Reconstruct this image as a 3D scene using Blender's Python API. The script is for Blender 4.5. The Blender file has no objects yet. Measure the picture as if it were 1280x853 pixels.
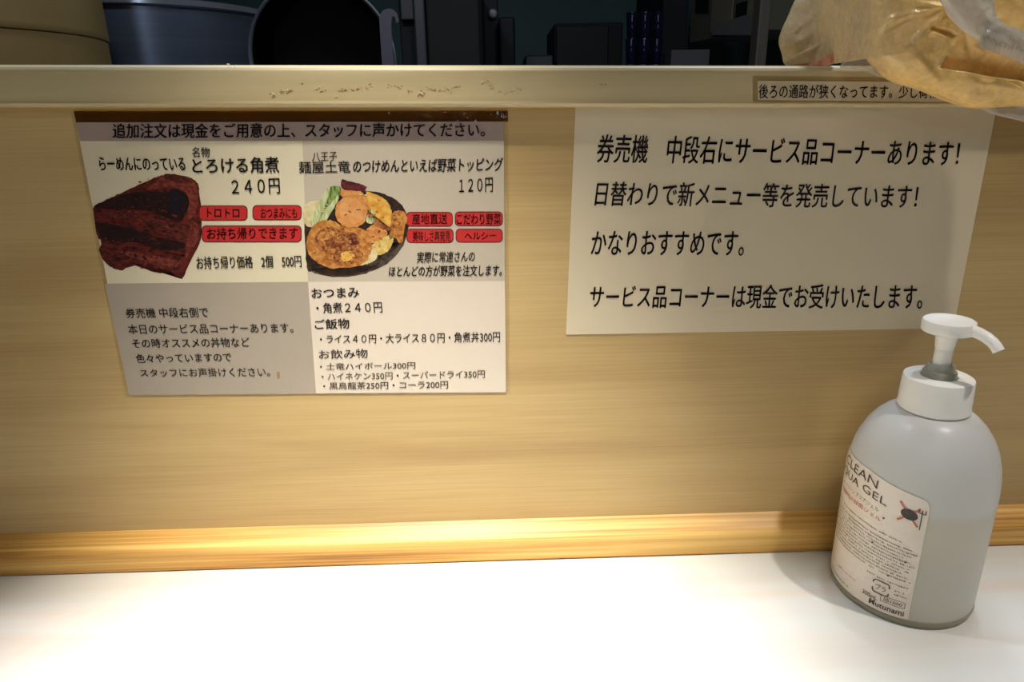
import bpy, bmesh, math, random
from mathutils import Vector, noise

random.seed(7)
SC = bpy.context.scene
COL = SC.collection

# ------------------------------------------------------------------ camera
O = Vector((0.0, -0.49936, 0.35466))
CR = Vector((0.99953, -0.0247, -0.01813))
CU = Vector((0.025, 0.31512, 0.94872))
CF = Vector((0.01772, 0.94873, -0.31558))
FPX = 853.63
cd = bpy.data.cameras.new('camera')
cam = bpy.data.objects.new('camera', cd)
COL.objects.link(cam)
from mathutils import Matrix
cam.matrix_world = Matrix(((CR.x, CU.x, -CF.x, O.x), (CR.y, CU.y, -CF.y, O.y), (CR.z, CU.z, -CF.z, O.z), (0, 0, 0, 1)))
cd.sensor_width = 36.0
cd.lens = FPX / 1280 * 36.0
cd.clip_start = 0.01
SC.camera = cam
SC.view_settings.view_transform = 'Standard'
SC.view_settings.look = 'None'
SC.view_settings.gamma = 1
SC.view_settings.exposure = 0.0

# ------------------------------------------------------------------ light
W = bpy.data.worlds.new('world')
SC.world = W
W.use_nodes = True
W.node_tree.nodes['Background'].inputs[0].default_value = (0.9, 0.85, 0.8, 1)
W.node_tree.nodes['Background'].inputs[1].default_value = 0.02


def spot(name, loc, target, power, angle, blend, color, size):
    l = bpy.data.lights.new(name, 'SPOT')
    l.energy = power
    l.spot_size = math.radians(angle)
    l.spot_blend = blend
    l.color = color
    l.shadow_soft_size = size
    o = bpy.data.objects.new(name, l)
    COL.objects.link(o)
    o.location = loc
    o.rotation_euler = (Vector(target) - Vector(loc)).to_track_quat('-Z', 'Y').to_euler()
    return o


def area(name, loc, target, power, sx, sy, color):
    l = bpy.data.lights.new(name, 'AREA')
    l.shape = 'RECTANGLE'
    l.size, l.size_y = sx, sy
    l.energy = power
    l.color = color
    o = bpy.data.objects.new(name, l)
    COL.objects.link(o)
    o.location = loc
    o.rotation_euler = (Vector(target) - Vector(loc)).to_track_quat('-Z', 'Y').to_euler()
    return o


# downlights over the counter, and the cool lamps of the kitchen
spot('counter_downlight', (-0.10, -0.36, 1.15), (-0.085, -0.15, 0), 128, 35, 1.0, (1.0, 0.95, 0.86), 0.03)
spot('counter_downlight_beside', (0.62, -0.34, 1.25), (0.42, -0.32, 0), 31, 56, 1.0, (1.0, 0.92, 0.84), 0.02)
area('room_ceiling_lamp', (-0.3, -1.6, 1.5), (0, -0.2, 0.2), 5.8, 1.2, 0.8, (1.0, 0.93, 0.84))
pl = bpy.data.lights.new('pot_highlight_lamp', 'POINT')  # unseen lamp added behind the camera for the steel pot's highlight
pl.energy, pl.color, pl.shadow_soft_size = 3.2, (0.72, 0.83, 1.0), 0.11
plo = bpy.data.objects.new('pot_highlight_lamp', pl)
COL.objects.link(plo)
plo.location = (-0.04, -1.52, 0.79)
area('kitchen_tube', (1.35, 2.1, 1.18), (0.2, 0.0, 0.4), 5, 0.5, 0.06, (0.72, 0.82, 1.0))
area('kitchen_hood_lamp', (-0.42, 0.10, 1.35), (-0.42, 0.55, 0.4), 5.5, 0.12, 0.06, (0.74, 0.84, 1.0))
area('kitchen_hood_lamp_beside', (0.45, 0.14, 1.45), (0.30, 0.20, 0.4), 9, 0.25, 0.06, (0.74, 0.84, 1.0))


# ------------------------------------------------------------------ survey helpers (photograph pixel -> point on a real plane)
def ray(px, py):
    return CF + CR * ((px - 640) / FPX) - CU * ((py - 426.5) / FPX)


def hit(px, py, ax, val):
    d = ray(px, py)
    return O + d * ((val - O[ax]) / d[ax])


# ------------------------------------------------------------------ materials
MATS = {}


def mat(name, color, rough=0.5, metal=0.0, spec=0.5, coat=0.0, nscale=0, namp=0.0, bump=0.0, stretch=(1, 1, 1), **kw):
    if name in MATS:
        return MATS[name]
    m = bpy.data.materials.new(name)
    m.use_nodes = True
    nt = m.node_tree
    b = nt.nodes['Principled BSDF']
    b.inputs['Base Color'].default_value = (*color, 1)
    b.inputs['Roughness'].default_value = rough
    b.inputs['Metallic'].default_value = metal
    b.inputs['Specular IOR Level'].default_value = spec
    b.inputs['Coat Weight'].default_value = coat
    b.inputs['Coat Roughness'].default_value = kw.get('coat_rough', 0.15)
    if nscale:
        tc = nt.nodes.new('ShaderNodeTexCoord')
        mp = nt.nodes.new('ShaderNodeMapping')
        mp.inputs['Scale'].default_value = stretch
        n = nt.nodes.new('ShaderNodeTexNoise')
        n.inputs['Scale'].default_value = nscale
        n.inputs['Detail'].default_value = 5
        nt.links.new(tc.outputs['Object'], mp.inputs[0])
        nt.links.new(mp.outputs[0], n.inputs['Vector'])
        if 'color2' in kw:
            r = nt.nodes.new('ShaderNodeValToRGB')
            r.color_ramp.elements[0].position = kw.get('p0', 0.38)
            r.color_ramp.elements[1].position = kw.get('p1', 0.62)
            r.color_ramp.elements[0].color = (*color, 1)
            r.color_ramp.elements[1].color = (*kw['color2'], 1)
            nt.links.new(n.outputs['Fac'], r.inputs[0])
            nt.links.new(r.outputs[0], b.inputs['Base Color'])
        elif namp:
            r = nt.nodes.new('ShaderNodeMapRange')
            r.inputs['To Min'].default_value = 1 - namp
            r.inputs['To Max'].default_value = 1 + namp
            nt.links.new(n.outputs['Fac'], r.inputs['Value'])
            mx = nt.nodes.new('ShaderNodeVectorMath')
            mx.operation = 'SCALE'
            mx.inputs[0].default_value = color
            nt.links.new(r.outputs[0], mx.inputs['Scale'])
            nt.links.new(mx.outputs[0], b.inputs['Base Color'])
        if bump:
            bp = nt.nodes.new('ShaderNodeBump')
            bp.inputs['Strength'].default_value = 0.6
            bp.inputs['Distance'].default_value = bump
            nt.links.new(n.outputs['Fac'], bp.inputs['Height'])
            nt.links.new(bp.outputs[0], b.inputs['Normal'])
    MATS[name] = m
    return m


def wood(name, stops, sx=1.6, sz=22, fine=0.10, rough=0.45, coat=0.0, grain=0.0, gz=70, axis='z', bump=0.00015, knots=0.0):
    """long grain along x; bands across z (upright boards) or y (lying boards)"""
    m = bpy.data.materials.new(name)
    m.use_nodes = True
    nt = m.node_tree
    N, L = nt.nodes, nt.links
    b = N['Principled BSDF']
    b.inputs['Roughness'].default_value = rough
    b.inputs['Coat Weight'].default_value = coat
    b.inputs['Coat Roughness'].default_value = 0.25
    tc = N.new('ShaderNodeTexCoord')

    def nz(s, detail, dist=0.0):
        mp = N.new('ShaderNodeMapping')
        mp.inputs['Scale'].default_value = s
        n = N.new('ShaderNodeTexNoise')
        n.inputs['Scale'].default_value = 1
        n.inputs['Detail'].default_value = detail
        n.inputs['Distortion'].default_value = dist
        L.new(tc.outputs['Object'], mp.inputs[0])
        L.new(mp.outputs[0], n.inputs['Vector'])
        return n
    ac = (lambda a, c: (a, c, c))
    big = nz(ac(sx, sz), 3, 0.6)
    fin = nz(ac(9, 620), 3)
    mid = nz(ac(3.5, gz), 4, 0.3)
    ramp = N.new('ShaderNodeValToRGB')
    els = ramp.color_ramp.elements
    while len(els) < len(stops):
        els.new(0.5)
    for e, (p, c) in zip(els, stops):
        e.position = p
        e.color = (*c, 1)
    a = N.new('ShaderNodeMath')
    a.operation = 'MULTIPLY_ADD'
    a.inputs[1].default_value = fine
    L.new(fin.outputs['Fac'], a.inputs[0])
    L.new(big.outputs['Fac'], a.inputs[2])
    c = N.new('ShaderNodeMath')
    c.operation = 'MULTIPLY_ADD'
    c.inputs[1].default_value = grain
    L.new(mid.outputs['Fac'], c.inputs[0])
    L.new(a.outputs[0], c.inputs[2])
    d = N.new('ShaderNodeMath')
    d.operation = 'SUBTRACT'
    d.inputs[1].default_value = (fine + grain) * 0.5
    L.new(c.outputs[0], d.inputs[0])
    L.new(d.outputs[0], ramp.inputs[0])
    L.new(ramp.outputs[0], b.inputs['Base Color'])
    bp = N.new('ShaderNodeBump')
    bp.inputs['Strength'].default_value = 0.5
    bp.inputs['Distance'].default_value = bump
    L.new(fin.outputs['Fac'], bp.inputs['Height'])
    L.new(bp.outputs[0], b.inputs['Normal'])
    return m


M_panel = wood('plywood_panel', [(0.25, (0.40, 0.26, 0.10)), (0.5, (0.505, 0.35, 0.145)), (0.75, (0.60, 0.435, 0.20))], sx=1.2, sz=16, fine=0.38, rough=0.5, grain=0.12)
M_rail = wood('pale_rail_wood', [(0.25, (0.42, 0.32, 0.15)), (0.5, (0.51, 0.405, 0.215)), (0.75, (0.60, 0.50, 0.29))], sx=2.0, sz=40, fine=0.10, rough=0.42, grain=0.1)
M_pine = wood('orange_pine', [(0.22, (0.27, 0.115, 0.02)), (0.42, (0.60, 0.30, 0.06)), (0.72, (0.82, 0.52, 0.155))], sx=2.0, sz=90, fine=0.2, rough=0.45, coat=0.08, grain=0.9, gz=300, bump=0.0001)
M_count = wood('white_counter_wood', [(0.3, (0.72, 0.62, 0.53)), (0.5, (0.72, 0.71, 0.66)), (0.7, (0.72, 0.76, 0.73))], sx=1.0, sz=22, fine=0.04, rough=0.4, coat=0.1, grain=0.2, gz=60, bump=0.00003)


# ------------------------------------------------------------------ object helpers
def mesh(name, verts, faces, m=None, parent=None, smooth=False, mats=None, fmi=None):
    me = bpy.data.meshes.new(name)
    me.from_pydata([tuple(v) for v in verts], [], faces)
    me.update()
    if mats:
        for k in mats:
            me.materials.append(k)
        if fmi:
            me.polygons.foreach_set('material_index', fmi)
    elif m:
        me.materials.append(m)
    if smooth:
        me.polygons.foreach_set('use_smooth', [True] * len(me.polygons))
    o = bpy.data.objects.new(name, me)
    COL.objects.link(o)
    if parent:
        o.parent = parent
        o.matrix_parent_inverse = parent.matrix_world.inverted() if False else Matrix.Translation(-Vector(parent.location))
    return o


def tag(o, label, cat, group=None):
    o['label'] = label
    o['category'] = cat
    if group:
        o['group'] = group
    return o


def struct(o):
    o['kind'] = 'structure'
    return o


def empty(name, loc, label, cat, group=None):
    o = bpy.data.objects.new(name, None)
    o.empty_display_size = 0.02
    COL.objects.link(o)
    o.location = loc
    return tag(o, label, cat, group)


def box(name, lo, hi, m, parent=None, bevel=0.0, seg=2):
    bm = bmesh.new()
    bmesh.ops.create_cube(bm, size=1)
    for v in bm.verts:
        v.co = Vector([lo[i] + (v.co[i] + 0.5) * (hi[i] - lo[i]) for i in range(3)])
    if bevel:
        bmesh.ops.bevel(bm, geom=bm.edges[:], offset=bevel, segments=seg, profile=0.5, affect='EDGES')
    me = bpy.data.meshes.new(name)
    bm.to_mesh(me)
    bm.free()
    me.materials.append(m)
    o = bpy.data.objects.new(name, me)
    COL.objects.link(o)
    if parent:
        o.parent = parent
        o.matrix_parent_inverse = Matrix.Translation(-Vector(parent.location))
    return o


def extrude_x(name, prof, x0, x1, m, parent=None, n=1, slope=0.0, smooth=False):
    """profile of (y, z) swept along x; z gains slope * x"""
    vs, fs = [], []
    k = len(prof)
    for i in range(n + 1):
        x = x0 + (x1 - x0) * i / n
        for y, z in prof:
            vs.append((x, y, z + slope * x))
    for i in range(n):
        for j in range(k):
            a, b = i * k + j, i * k + (j + 1) % k
            fs.append((a, a + k, b + k, b))
    fs.append(tuple(range(k)))
    fs.append(tuple(n * k + j for j in range(k))[::-1])
    o = mesh(name, vs, fs, m, parent, smooth)
    bm = bmesh.new()
    bm.from_mesh(o.data)
    bmesh.ops.recalc_face_normals(bm, faces=bm.faces)
    bm.to_mesh(o.data)
    bm.free()
    return o


def lathe(name, prof, cx, cy, m, parent=None, n=64, z0=0.0, smooth=True, rot=None, closed=False):
    vs, fs = [], []
    k = len(prof)
    for i in range(n):
        a = 2 * math.pi * i / n
        for r, z in prof:
            v = Vector((r * math.cos(a), r * math.sin(a), z))
            if rot:
                v = rot @ v
            vs.append((v.x + cx, v.y + cy, v.z + z0))
    for i in range(n):
        for j in range(k if closed else k - 1):
            a, b = i * k + j, i * k + (j + 1) % k
            c, d = ((i + 1) % n) * k + j, ((i + 1) % n) * k + (j + 1) % k
            fs.append((a, c, d, b))
    o = mesh(name, vs, fs, m, parent, smooth)
    bm = bmesh.new()
    bm.from_mesh(o.data)
    bmesh.ops.remove_doubles(bm, verts=bm.verts, dist=1e-7)
    bmesh.ops.recalc_face_normals(bm, faces=bm.faces)
    for e in bm.edges:
        if len(e.link_faces) == 2 and e.calc_face_angle(0) > 0.6:
            e.smooth = False
    bm.to_mesh(o.data)
    bm.free()
    return o


def tube(name, pts, radii, m, parent=None, n=20, flat=None):
    pts = [Vector(p) for p in pts]
    vs, fs = [], []
    up = Vector((0, 0, 1))
    for i, p in enumerate(pts):
        t = (pts[min(i + 1, len(pts) - 1)] - pts[max(i - 1, 0)]).normalized()
        s = t.cross(up)
        if s.length < 1e-3:
            s = Vector((1, 0, 0))
        s.normalize()
        u = s.cross(t).normalized()
        rx, ru = radii[i] if isinstance(radii[i], tuple) else (radii[i], radii[i])
        for j in range(n):
            a = 2 * math.pi * j / n
            vs.append(p + s * (rx * math.cos(a)) + u * (ru * math.sin(a)))
    for i in range(len(pts) - 1):
        for j in range(n):
            a, b = i * n + j, i * n + (j + 1) % n
            fs.append((a, b, b + n, a + n))
    fs.append(tuple(range(n))[::-1])
    fs.append(tuple((len(pts) - 1) * n + j for j in range(n)))
    o = mesh(name, vs, fs, m, parent, True)
    bm = bmesh.new()
    bm.from_mesh(o.data)
    bmesh.ops.recalc_face_normals(bm, faces=bm.faces)
    for e in bm.edges:
        if len(e.link_faces) == 2 and e.calc_face_angle(0) > 0.8:
            e.smooth = False
    bm.to_mesh(o.data)
    bm.free()
    return o


# ------------------------------------------------------------------ lettering
_tc = bpy.data.curves.new('lettering', 'FONT')
_to = bpy.data.objects.new('lettering', _tc)
COL.objects.link(_to)


def glyphs(text, bold=0.0, spacing=1.0):
    """flat triangulated letters, ink box scaled to 0..1"""
    _tc.body = text
    _tc.size = 1
    _tc.resolution_u = 3
    _tc.offset = bold
    _tc.space_character = spacing
    dg = bpy.context.evaluated_depsgraph_get()
    me = bpy.data.meshes.new_from_object(_to.evaluated_get(dg))
    vs = [v.co.copy() for v in me.vertices]
    fs = [tuple(p.vertices) for p in me.polygons]
    bpy.data.meshes.remove(me)
    x0, x1 = min(v.x for v in vs), max(v.x for v in vs)
    y0, y1 = min(v.y for v in vs), max(v.y for v in vs)
    vs = [((v.x - x0) / (x1 - x0), (v.y - y0) / max(y1 - y0, 1e-6)) for v in vs]
    return vs, fs


YP = 0.0  # panel surface


def bil(q, u, v):
    """q = tl, tr, br, bl"""
    return q[0] * ((1 - u) * v) + q[1] * (u * v) + q[2] * (u * (1 - v)) + q[3] * ((1 - u) * (1 - v))


def text_on(name, text, px, m, parent, y=-0.0012, bold=0.012):
    """px = (x0, top0, bot0, x1, top1, bot1, lean); lean = how far the tops sit right of the feet"""
    x0, t0, b0, x1, t1, b1, s = px
    q = [hit(x0 + s, t0, 1, y), hit(x1 + s, t1, 1, y), hit(x1, b1, 1, y), hit(x0, b0, 1, y)]
    vs, fs = glyphs(text, 0.0)
    n = len(vs)
    V, Fc = [bil(q, u, v) for u, v in vs], list(fs)
    if bold > 0.003:  # heavier strokes: the same letters printed again a hair to the side
        e = bold * 0.75 * abs(q[0].z - q[3].z)
        for k, (a, b) in enumerate(((e, 0), (-e, 0), (0, e * .6), (0, -e * .6))):
            V += [p + Vector((a, 0, b)) for p in V[:n]]
            Fc += [tuple(i + n * (k + 1) for i in f) for f in fs]
    return mesh(name, V, Fc, m, parent)


def smooth_loop(pts, k=5):
    out = []
    n = len(pts)
    for i in range(n):
        p0, p1, p2, p3 = [Vector((*pts[(i + j - 1) % n], 0)) for j in range(4)]
        for s in range(k):
            t = s / k
            out.append((0.5 * ((2 * p1) + (-p0 + p2) * t + (2 * p0 - 5 * p1 + 4 * p2 - p3) * t * t + (-p0 + 3 * p1 - 3 * p2 + p3) * t ** 3)))
    return [(v.x, v.y) for v in out]


def patch(name, pts, m, parent, y, smooth=True):
    if smooth:
        pts = smooth_loop(pts, 8 if name == 'food_print' else 5)
        if name == 'food_print':  # ragged food edges
            pts = [(a + 1.1 * noise.noise(Vector((a * .35, b * .35, 1))) + .7 * noise.noise(Vector((a * .9, b * .9, 5))),
                    b + 1.1 * noise.noise(Vector((a * .35, b * .35, 9))) + .7 * noise.noise(Vector((a * .9, b * .9, 7)))) for a, b in pts]
    vs = [hit(a, b, 1, y) for a, b in pts]
    bm = bmesh.new()
    f = bm.faces.new([bm.verts.new(v) for v in vs])
    bmesh.ops.triangulate(bm, faces=[f])
    if sum(g.normal.y for g in bm.faces) > 0:
        bmesh.ops.reverse_faces(bm, faces=bm.faces)
    me = bpy.data.meshes.new(name)
    bm.to_mesh(me)
    bm.free()
    me.materials.append(m)
    o = bpy.data.objects.new(name, me)
    COL.objects.link(o)
    o.parent = parent
    o.matrix_parent_inverse = Matrix.Translation(-Vector(parent.location))
    return o


def sheet(name, corners, m, parent, y_front, thick):
    """corners px tl,tr,br,bl on the panel; real thickness"""
    f = [hit(a, b, 1, y_front) for a, b in corners]
    bk = [Vector((v.x, y_front + thick, v.z)) for v in f]
    return mesh(name, f + bk, [(3, 2, 1, 0), (4, 5, 6, 7), (0, 1, 5, 4), (1, 2, 6, 5), (2, 3, 7, 6), (3, 0, 4, 7)], m, parent)


# ------------------------------------------------------------------ setting
SL = -0.0178  # the rail falls a little towards the right
M_plaster = mat('warm_plaster', (0.30, 0.24, 0.17), 0.9, nscale=4, namp=0.2)
M_floor = mat('dark_floor', (0.06, 0.05, 0.045), 0.6, nscale=8, namp=0.3)
M_teal = mat('teal_wall_paint', (0.022, 0.072, 0.072), 0.6, nscale=3, namp=0.35)
struct(box('floor', (-2.6, -2.6, -0.80), (2.6, 3.1, -0.75), M_floor))
struct(box('ceiling', (-2.6, -2.6, 1.65), (2.6, 3.1, 1.70), mat('ceiling_board', (0.25, 0.22, 0.18), 0.9, nscale=3, namp=0.1)))
struct(box('wall_back', (-2.6, 3.0, -0.75), (2.6, 3.1, 1.65), M_teal))
struct(box('wall_front', (-2.6, -2.6, -0.75), (2.6, -2.5, 1.65), M_plaster))
struct(box('wall_left', (-2.6, -2.5, -0.75), (-2.5, 3.0, 1.65), M_plaster))
struct(box('wall_right', (2.5, -2.5, -0.75), (2.6, 3.0, 1.65), M_plaster))
# upright plywood panel between counter and kitchen
vs = [(x, y, z) for x in (-1.6, 1.6) for y in (0.0, 0.02) for z in (-0.75, 0.3592 + SL * x)]
struct(mesh('wall_partition', vs, [(0, 4, 5, 1), (2, 3, 7, 6), (1, 5, 7, 3), (0, 2, 6, 4), (0, 1, 3, 2), (4, 6, 7, 5)], M_panel))
# little vertical joint where two panel boards meet is hidden by the notices; rail on top
rail_prof = [(-0.0085, 0.3592), (-0.0112, 0.3600), (-0.0124, 0.3616), (-0.0121, 0.3632), (-0.0121, 0.3812), (-0.0120, 0.3824), (-0.0112, 0.3840), (-0.0095, 0.3852), (-0.0070, 0.3858), (0.105, 0.3858), (0.105, 0.3592)]
rail = extrude_x('wooden_rail', rail_prof, -1.6, 1.6, M_rail, n=2, slope=SL)
tag(rail, 'pale square-edged wooden rail capping the panel between counter and kitchen', 'rail')
trim_prof = [(0.0, 0.0302), (-0.0125, 0.0222), (-0.0145, 0.0212), (-0.0158, 0.0196), (-0.0162, 0.0175), (-0.0162, 0.0016), (-0.0150, 0.0004), (0.0, 0.0004)]
trim = extrude_x('trim_1', trim_prof, -1.6, 1.6, M_pine, n=1)
struct(trim)

counter = box('countertop', (-1.6, -0.46, -0.04), (1.6, 0.0, 0.0), M_count, bevel=0.002)
tag(counter, 'pale whitewood dining counter, brightly lit, in front of the plywood panel', 'counter')

# torn glue residue on the rail front
M_glue = mat('dried_glue', (0.62, 0.50, 0.30), 0.45, nscale=900, namp=0.35)
M_glued = mat('dried_glue_stain', (0.40, 0.27, 0.10), 0.5, nscale=700, namp=0.3)


def blob_strip(name, pxs, m, parent, y, h=0.0016, n=5):
    """small lumps scattered along picked points on the rail's face"""
    bm = bmesh.new()
    for (px, py, r) in pxs:
        c = hit(px, py, 1, y)
        for _ in range(n):
            d = Vector((random.gauss(0, r), random.uniform(-h, 0) * 0.4, random.gauss(0, r * 0.45)))
            s = r * random.uniform(0.25, 0.6)
            res = bmesh.ops.create_icosphere(bm, subdivisions=1, radius=1)
            ang = random.uniform(-0.7, 0.7)
            for v in res['verts']:
                q = Vector((v.co.x * s * random.uniform(1.0, 1.8), v.co.y * s * 0.55, v.co.z * s * 0.7))
                v.co = c + d + Vector((q.x * math.cos(ang) - q.z * math.sin(ang), q.y, q.x * math.sin(ang) + q.z * math.cos(ang)))
    me = bpy.data.meshes.new(name)
    bm.to_mesh(me)
    bm.free()
    me.materials.append(m)
    o = bpy.data.objects.new(name, me)
    COL.objects.link(o)
    o.parent = parent
    o['kind'] = 'stuff'
    return o


gl = [(338, 117, .0016), (343, 119, .001), (356, 112, .0014), (363, 110, .0012), (398, 111, .0012), (405, 112, .001), (424, 113, .0008), (432, 110, .0011),
      (525, 118, .0018), (530, 115, .0015), (534, 109, .001), (555, 111, .0011), (562, 112, .001), (605, 102, .0012), (611, 101, .0009), (421, 120, .0007)]
gs = [(352, 115, .0014), (362, 112, .0014), (376, 105, .001), (400, 113, .0012), (428, 112, .0014), (440, 112, .0012), (448, 111, .0012), (458, 109, .0012), (464, 106, .001), (486, 108, .0014),
      (500, 109, .0012), (512, 115, .001), (540, 112, .0012), (550, 113, .0012), (560, 111, .0012), (572, 109, .001), (612, 107, .0008), (616, 111, .0008),
      (624, 115, .0009), (632, 117, .0009), (640, 114, .001), (648, 111, .0013), (754, 105, .0011)]
o = blob_strip('glue_residue', gl, M_glue, rail, -0.0122, n=4)
o['label'] = 'pale torn crumbs of dried glue'
o = blob_strip('glue_stain', gs, M_glued, rail, -0.0121, h=0.0004, n=4)
o['label'] = 'brownish streaks of old glue'
o = blob_strip('glue_crumb', [(287, 81, .0012)], M_glue, rail, -0.011, n=4)

# ------------------------------------------------------------------ notices
M_ink = mat('black_ink', (0.022, 0.014, 0.016), 0.35)
M_cream = mat('cream_paper', (0.68, 0.60, 0.42), 0.55, coat=0.3, coat_rough=0.2, nscale=18, namp=0.05)
M_white = mat('white_print_area', (0.68, 0.585, 0.475), 0.5, coat=0.3, coat_rough=0.2, nscale=30, namp=0.03)
M_grey = mat('grey_print_area', (0.38, 0.32, 0.25), 0.5, coat=0.3, coat_rough=0.2, nscale=30, namp=0.03)
M_lgrey = mat('light_grey_print_area', (0.50, 0.43, 0.33), 0.5, coat=0.3, coat_rough=0.2, nscale=30, namp=0.03)
M_mauve = mat('mauve_print_band', (0.34, 0.255, 0.225), 0.5, coat=0.3, coat_rough=0.2, nscale=30, namp=0.04)
M_red = mat('red_print', (0.50, 0.022, 0.020), 0.45, coat=0.3)
M_redink = mat('dark_red_ink', (0.10, 0.008, 0.008), 0.45)


def film(name, a=0.12, rough=0.12, bump=0.0004, bs=60, tint=(1, 1, 1)):
    m = bpy.data.materials.new(name)
    m.use_nodes = True
    nt = m.node_tree
    N, L = nt.nodes, nt.links
    out = N['Material Output']
    N.remove(N['Principled BSDF'])
    t = N.new('ShaderNodeBsdfTransparent')
    t.inputs[0].default_value = (*tint, 1)
    g = N.new('ShaderNodeBsdfGlossy')
    g.inputs['Roughness'].default_value = rough
    mx = N.new('ShaderNodeMixShader')
    fr = N.new('ShaderNodeFresnel')
    fr.inputs[0].default_value = 1.5
    mr = N.new('ShaderNodeMath')
    mr.operation = 'ADD'
    mr.inputs[1].default_value = a
    L.new(fr.outputs[0], mr.inputs[0])
    geo = N.new('ShaderNodeNewGeometry')
    inv = N.new('ShaderNodeMath')
    inv.operation = 'SUBTRACT'
    inv.inputs[0].default_value = 1.0
    L.new(geo.outputs['Backfacing'], inv.inputs[1])
    mu = N.new('ShaderNodeMath')
    mu.operation = 'MULTIPLY'
    L.new(mr.outputs[0], mu.inputs[0])
    L.new(inv.outputs[0], mu.inputs[1])
    L.new(mu.outputs[0], mx.inputs[0])
    L.new(t.outputs[0], mx.inputs[1])
    L.new(g.outputs[0], mx.inputs[2])
    L.new(mx.outputs[0], out.inputs[0])
    tc = N.new('ShaderNodeTexCoord')
    n = N.new('ShaderNodeTexNoise')
    n.inputs['Scale'].default_value = bs
    L.new(tc.outputs['Object'], n.inputs['Vector'])
    b = N.new('ShaderNodeBump')
    b.inputs['Distance'].default_value = bump
    L.new(n.outputs['Fac'], b.inputs['Height'])
    L.new(b.outputs[0], g.inputs['Normal'])
    L.new(b.outputs[0], fr.inputs['Normal'])
    return m


M_film = film('laminate_film', a=0.0, tint=(0.99, 0.985, 0.975))
M_tape = film('yellowed_tape_film', a=0.0, tint=(0.93, 0.90, 0.83))

menu = empty('menu_sheet', (-0.15, 0, 0.15), 'laminated menu sheet with two food photographs taped to the panel at left', 'notice')
sheet('laminate', [(88, 141), (635, 140), (637, 492), (157, 497)], M_film, menu, -0.0004, 0.0003)
sheet('paper', [(95, 153), (629.5, 152), (632.5, 490.5), (161.5, 494)], M_cream, menu, -0.0009, 0.0004)
yb = -0.0010
sheet('shaded_margin', [(92, 139), (635, 138.5), (635, 152), (95, 153)], film('shaded_margin_film', a=0.0, rough=0.08, bump=0.002, bs=120, tint=(0.66, 0.56, 0.42)), menu, -0.0007, 0.0002)  # brown tint puts the rail's shade into the laminate's top margin
patch('printed_band', [(95, 153), (629.5, 152), (629.8, 176), (100, 176.5)], M_mauve, menu, yb, False)
patch('printed_panel', [(378, 176.2), (629.8, 176), (631.3, 351.5), (385, 352.5)], M_lgrey, menu, yb, False)
patch('printed_panel', [(131, 355), (385, 352.5), (395, 491.8), (161.5, 494)], M_grey, menu, yb, False)
patch('printed_panel', [(385, 352.5), (631.3, 351.5), (632.5, 490.5), (395, 491.8)], M_white, menu, yb, False)

T = lambda s, px, bold=0.012, m=None, par=None, y=-0.0014: text_on('lettering_line', s, px, m or M_ink, par or menu, y, bold)
T('追加注文は現金をご用意の上、スタッフに声かけてください。', (141, 154.5, 173, 606, 153.5, 171, 0), 0.026)
T('らーめんにのっている', (125, 197, 213, 232, 197, 213, -2), 0.026)
T('名物', (240, 184, 197, 262, 184, 197, 0), 0.014)
T('とろける角煮', (241, 198, 217, 349, 196, 216, -1), 0.03)
T('２４０円', (290, 225, 244, 350, 223, 242, -1), 0.016)
T('お持ち帰り価格　2個　500円', (246, 321, 337, 377, 319, 334, -1), 0.016)
T('八王子', (390, 191, 202, 421, 190, 201, 0), 0.010)
T('麺屋土竜', (374, 202, 217, 438, 201, 216, -1), 0.016)
T('のつけめんといえば野菜トッピング', (441, 200, 216, 628, 197, 214, 1), 0.020)
T('１２０円', (574, 224, 242, 616, 222, 240, 0), 0.012)
T('実際に常連さんの', (521, 315, 329, 593, 314, 327, 1), 0.016)
T('ほとんどの方が野菜を注文します。', (486, 333, 346, 627, 331, 345, 1), 0.020)
T('券売機 中段右側で', (158, 386, 398, 261, 384, 397, -2), 0.012)
T('本日のサービス品コーナーあります。', (161, 406, 418, 367, 404, 416, -2), 0.012)
T('その時オススメの丼物など', (166, 424, 435.5, 313, 422, 434, -2), 0.012)
T('色々やっていますので', (171, 443, 454, 290, 441, 452, -2), 0.012)
T('スタッフにお声掛けください。', (176, 462, 471.5, 338, 459, 471, -2), 0.010)
T('おつまみ', (390, 361, 373, 449, 359, 372, -1), 0.026)
T('・角煮２４０円', (396, 379, 392, 478, 377, 391, -1), 0.016)
T('ご飯物', (394, 400, 412, 437, 398, 411, -1), 0.026)
T('・ライス４０円・大ライス８０円・角煮丼300円', (400, 419, 430, 625, 414.5, 428, 0), 0.012)
T('お飲み物', (399, 438, 449, 460, 436, 448, -1), 0.008)
M_olive = mat('faded_olive_ink', (0.11, 0.085, 0.035), 0.4)
T('・土竜ハイボール300円', (400, 454.5, 463, 519, 452.5, 461.5, 0), 0.012, M_olive)
T('・ハイネケン350円・スーパードライ350円', (402, 467, 476, 606, 463, 473, 0), 0.012, M_olive)
T('・黒烏龍茶250円・コーラ200円', (404, 478.5, 487.5, 560, 476, 486, 0), 0.012, M_olive)


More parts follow.
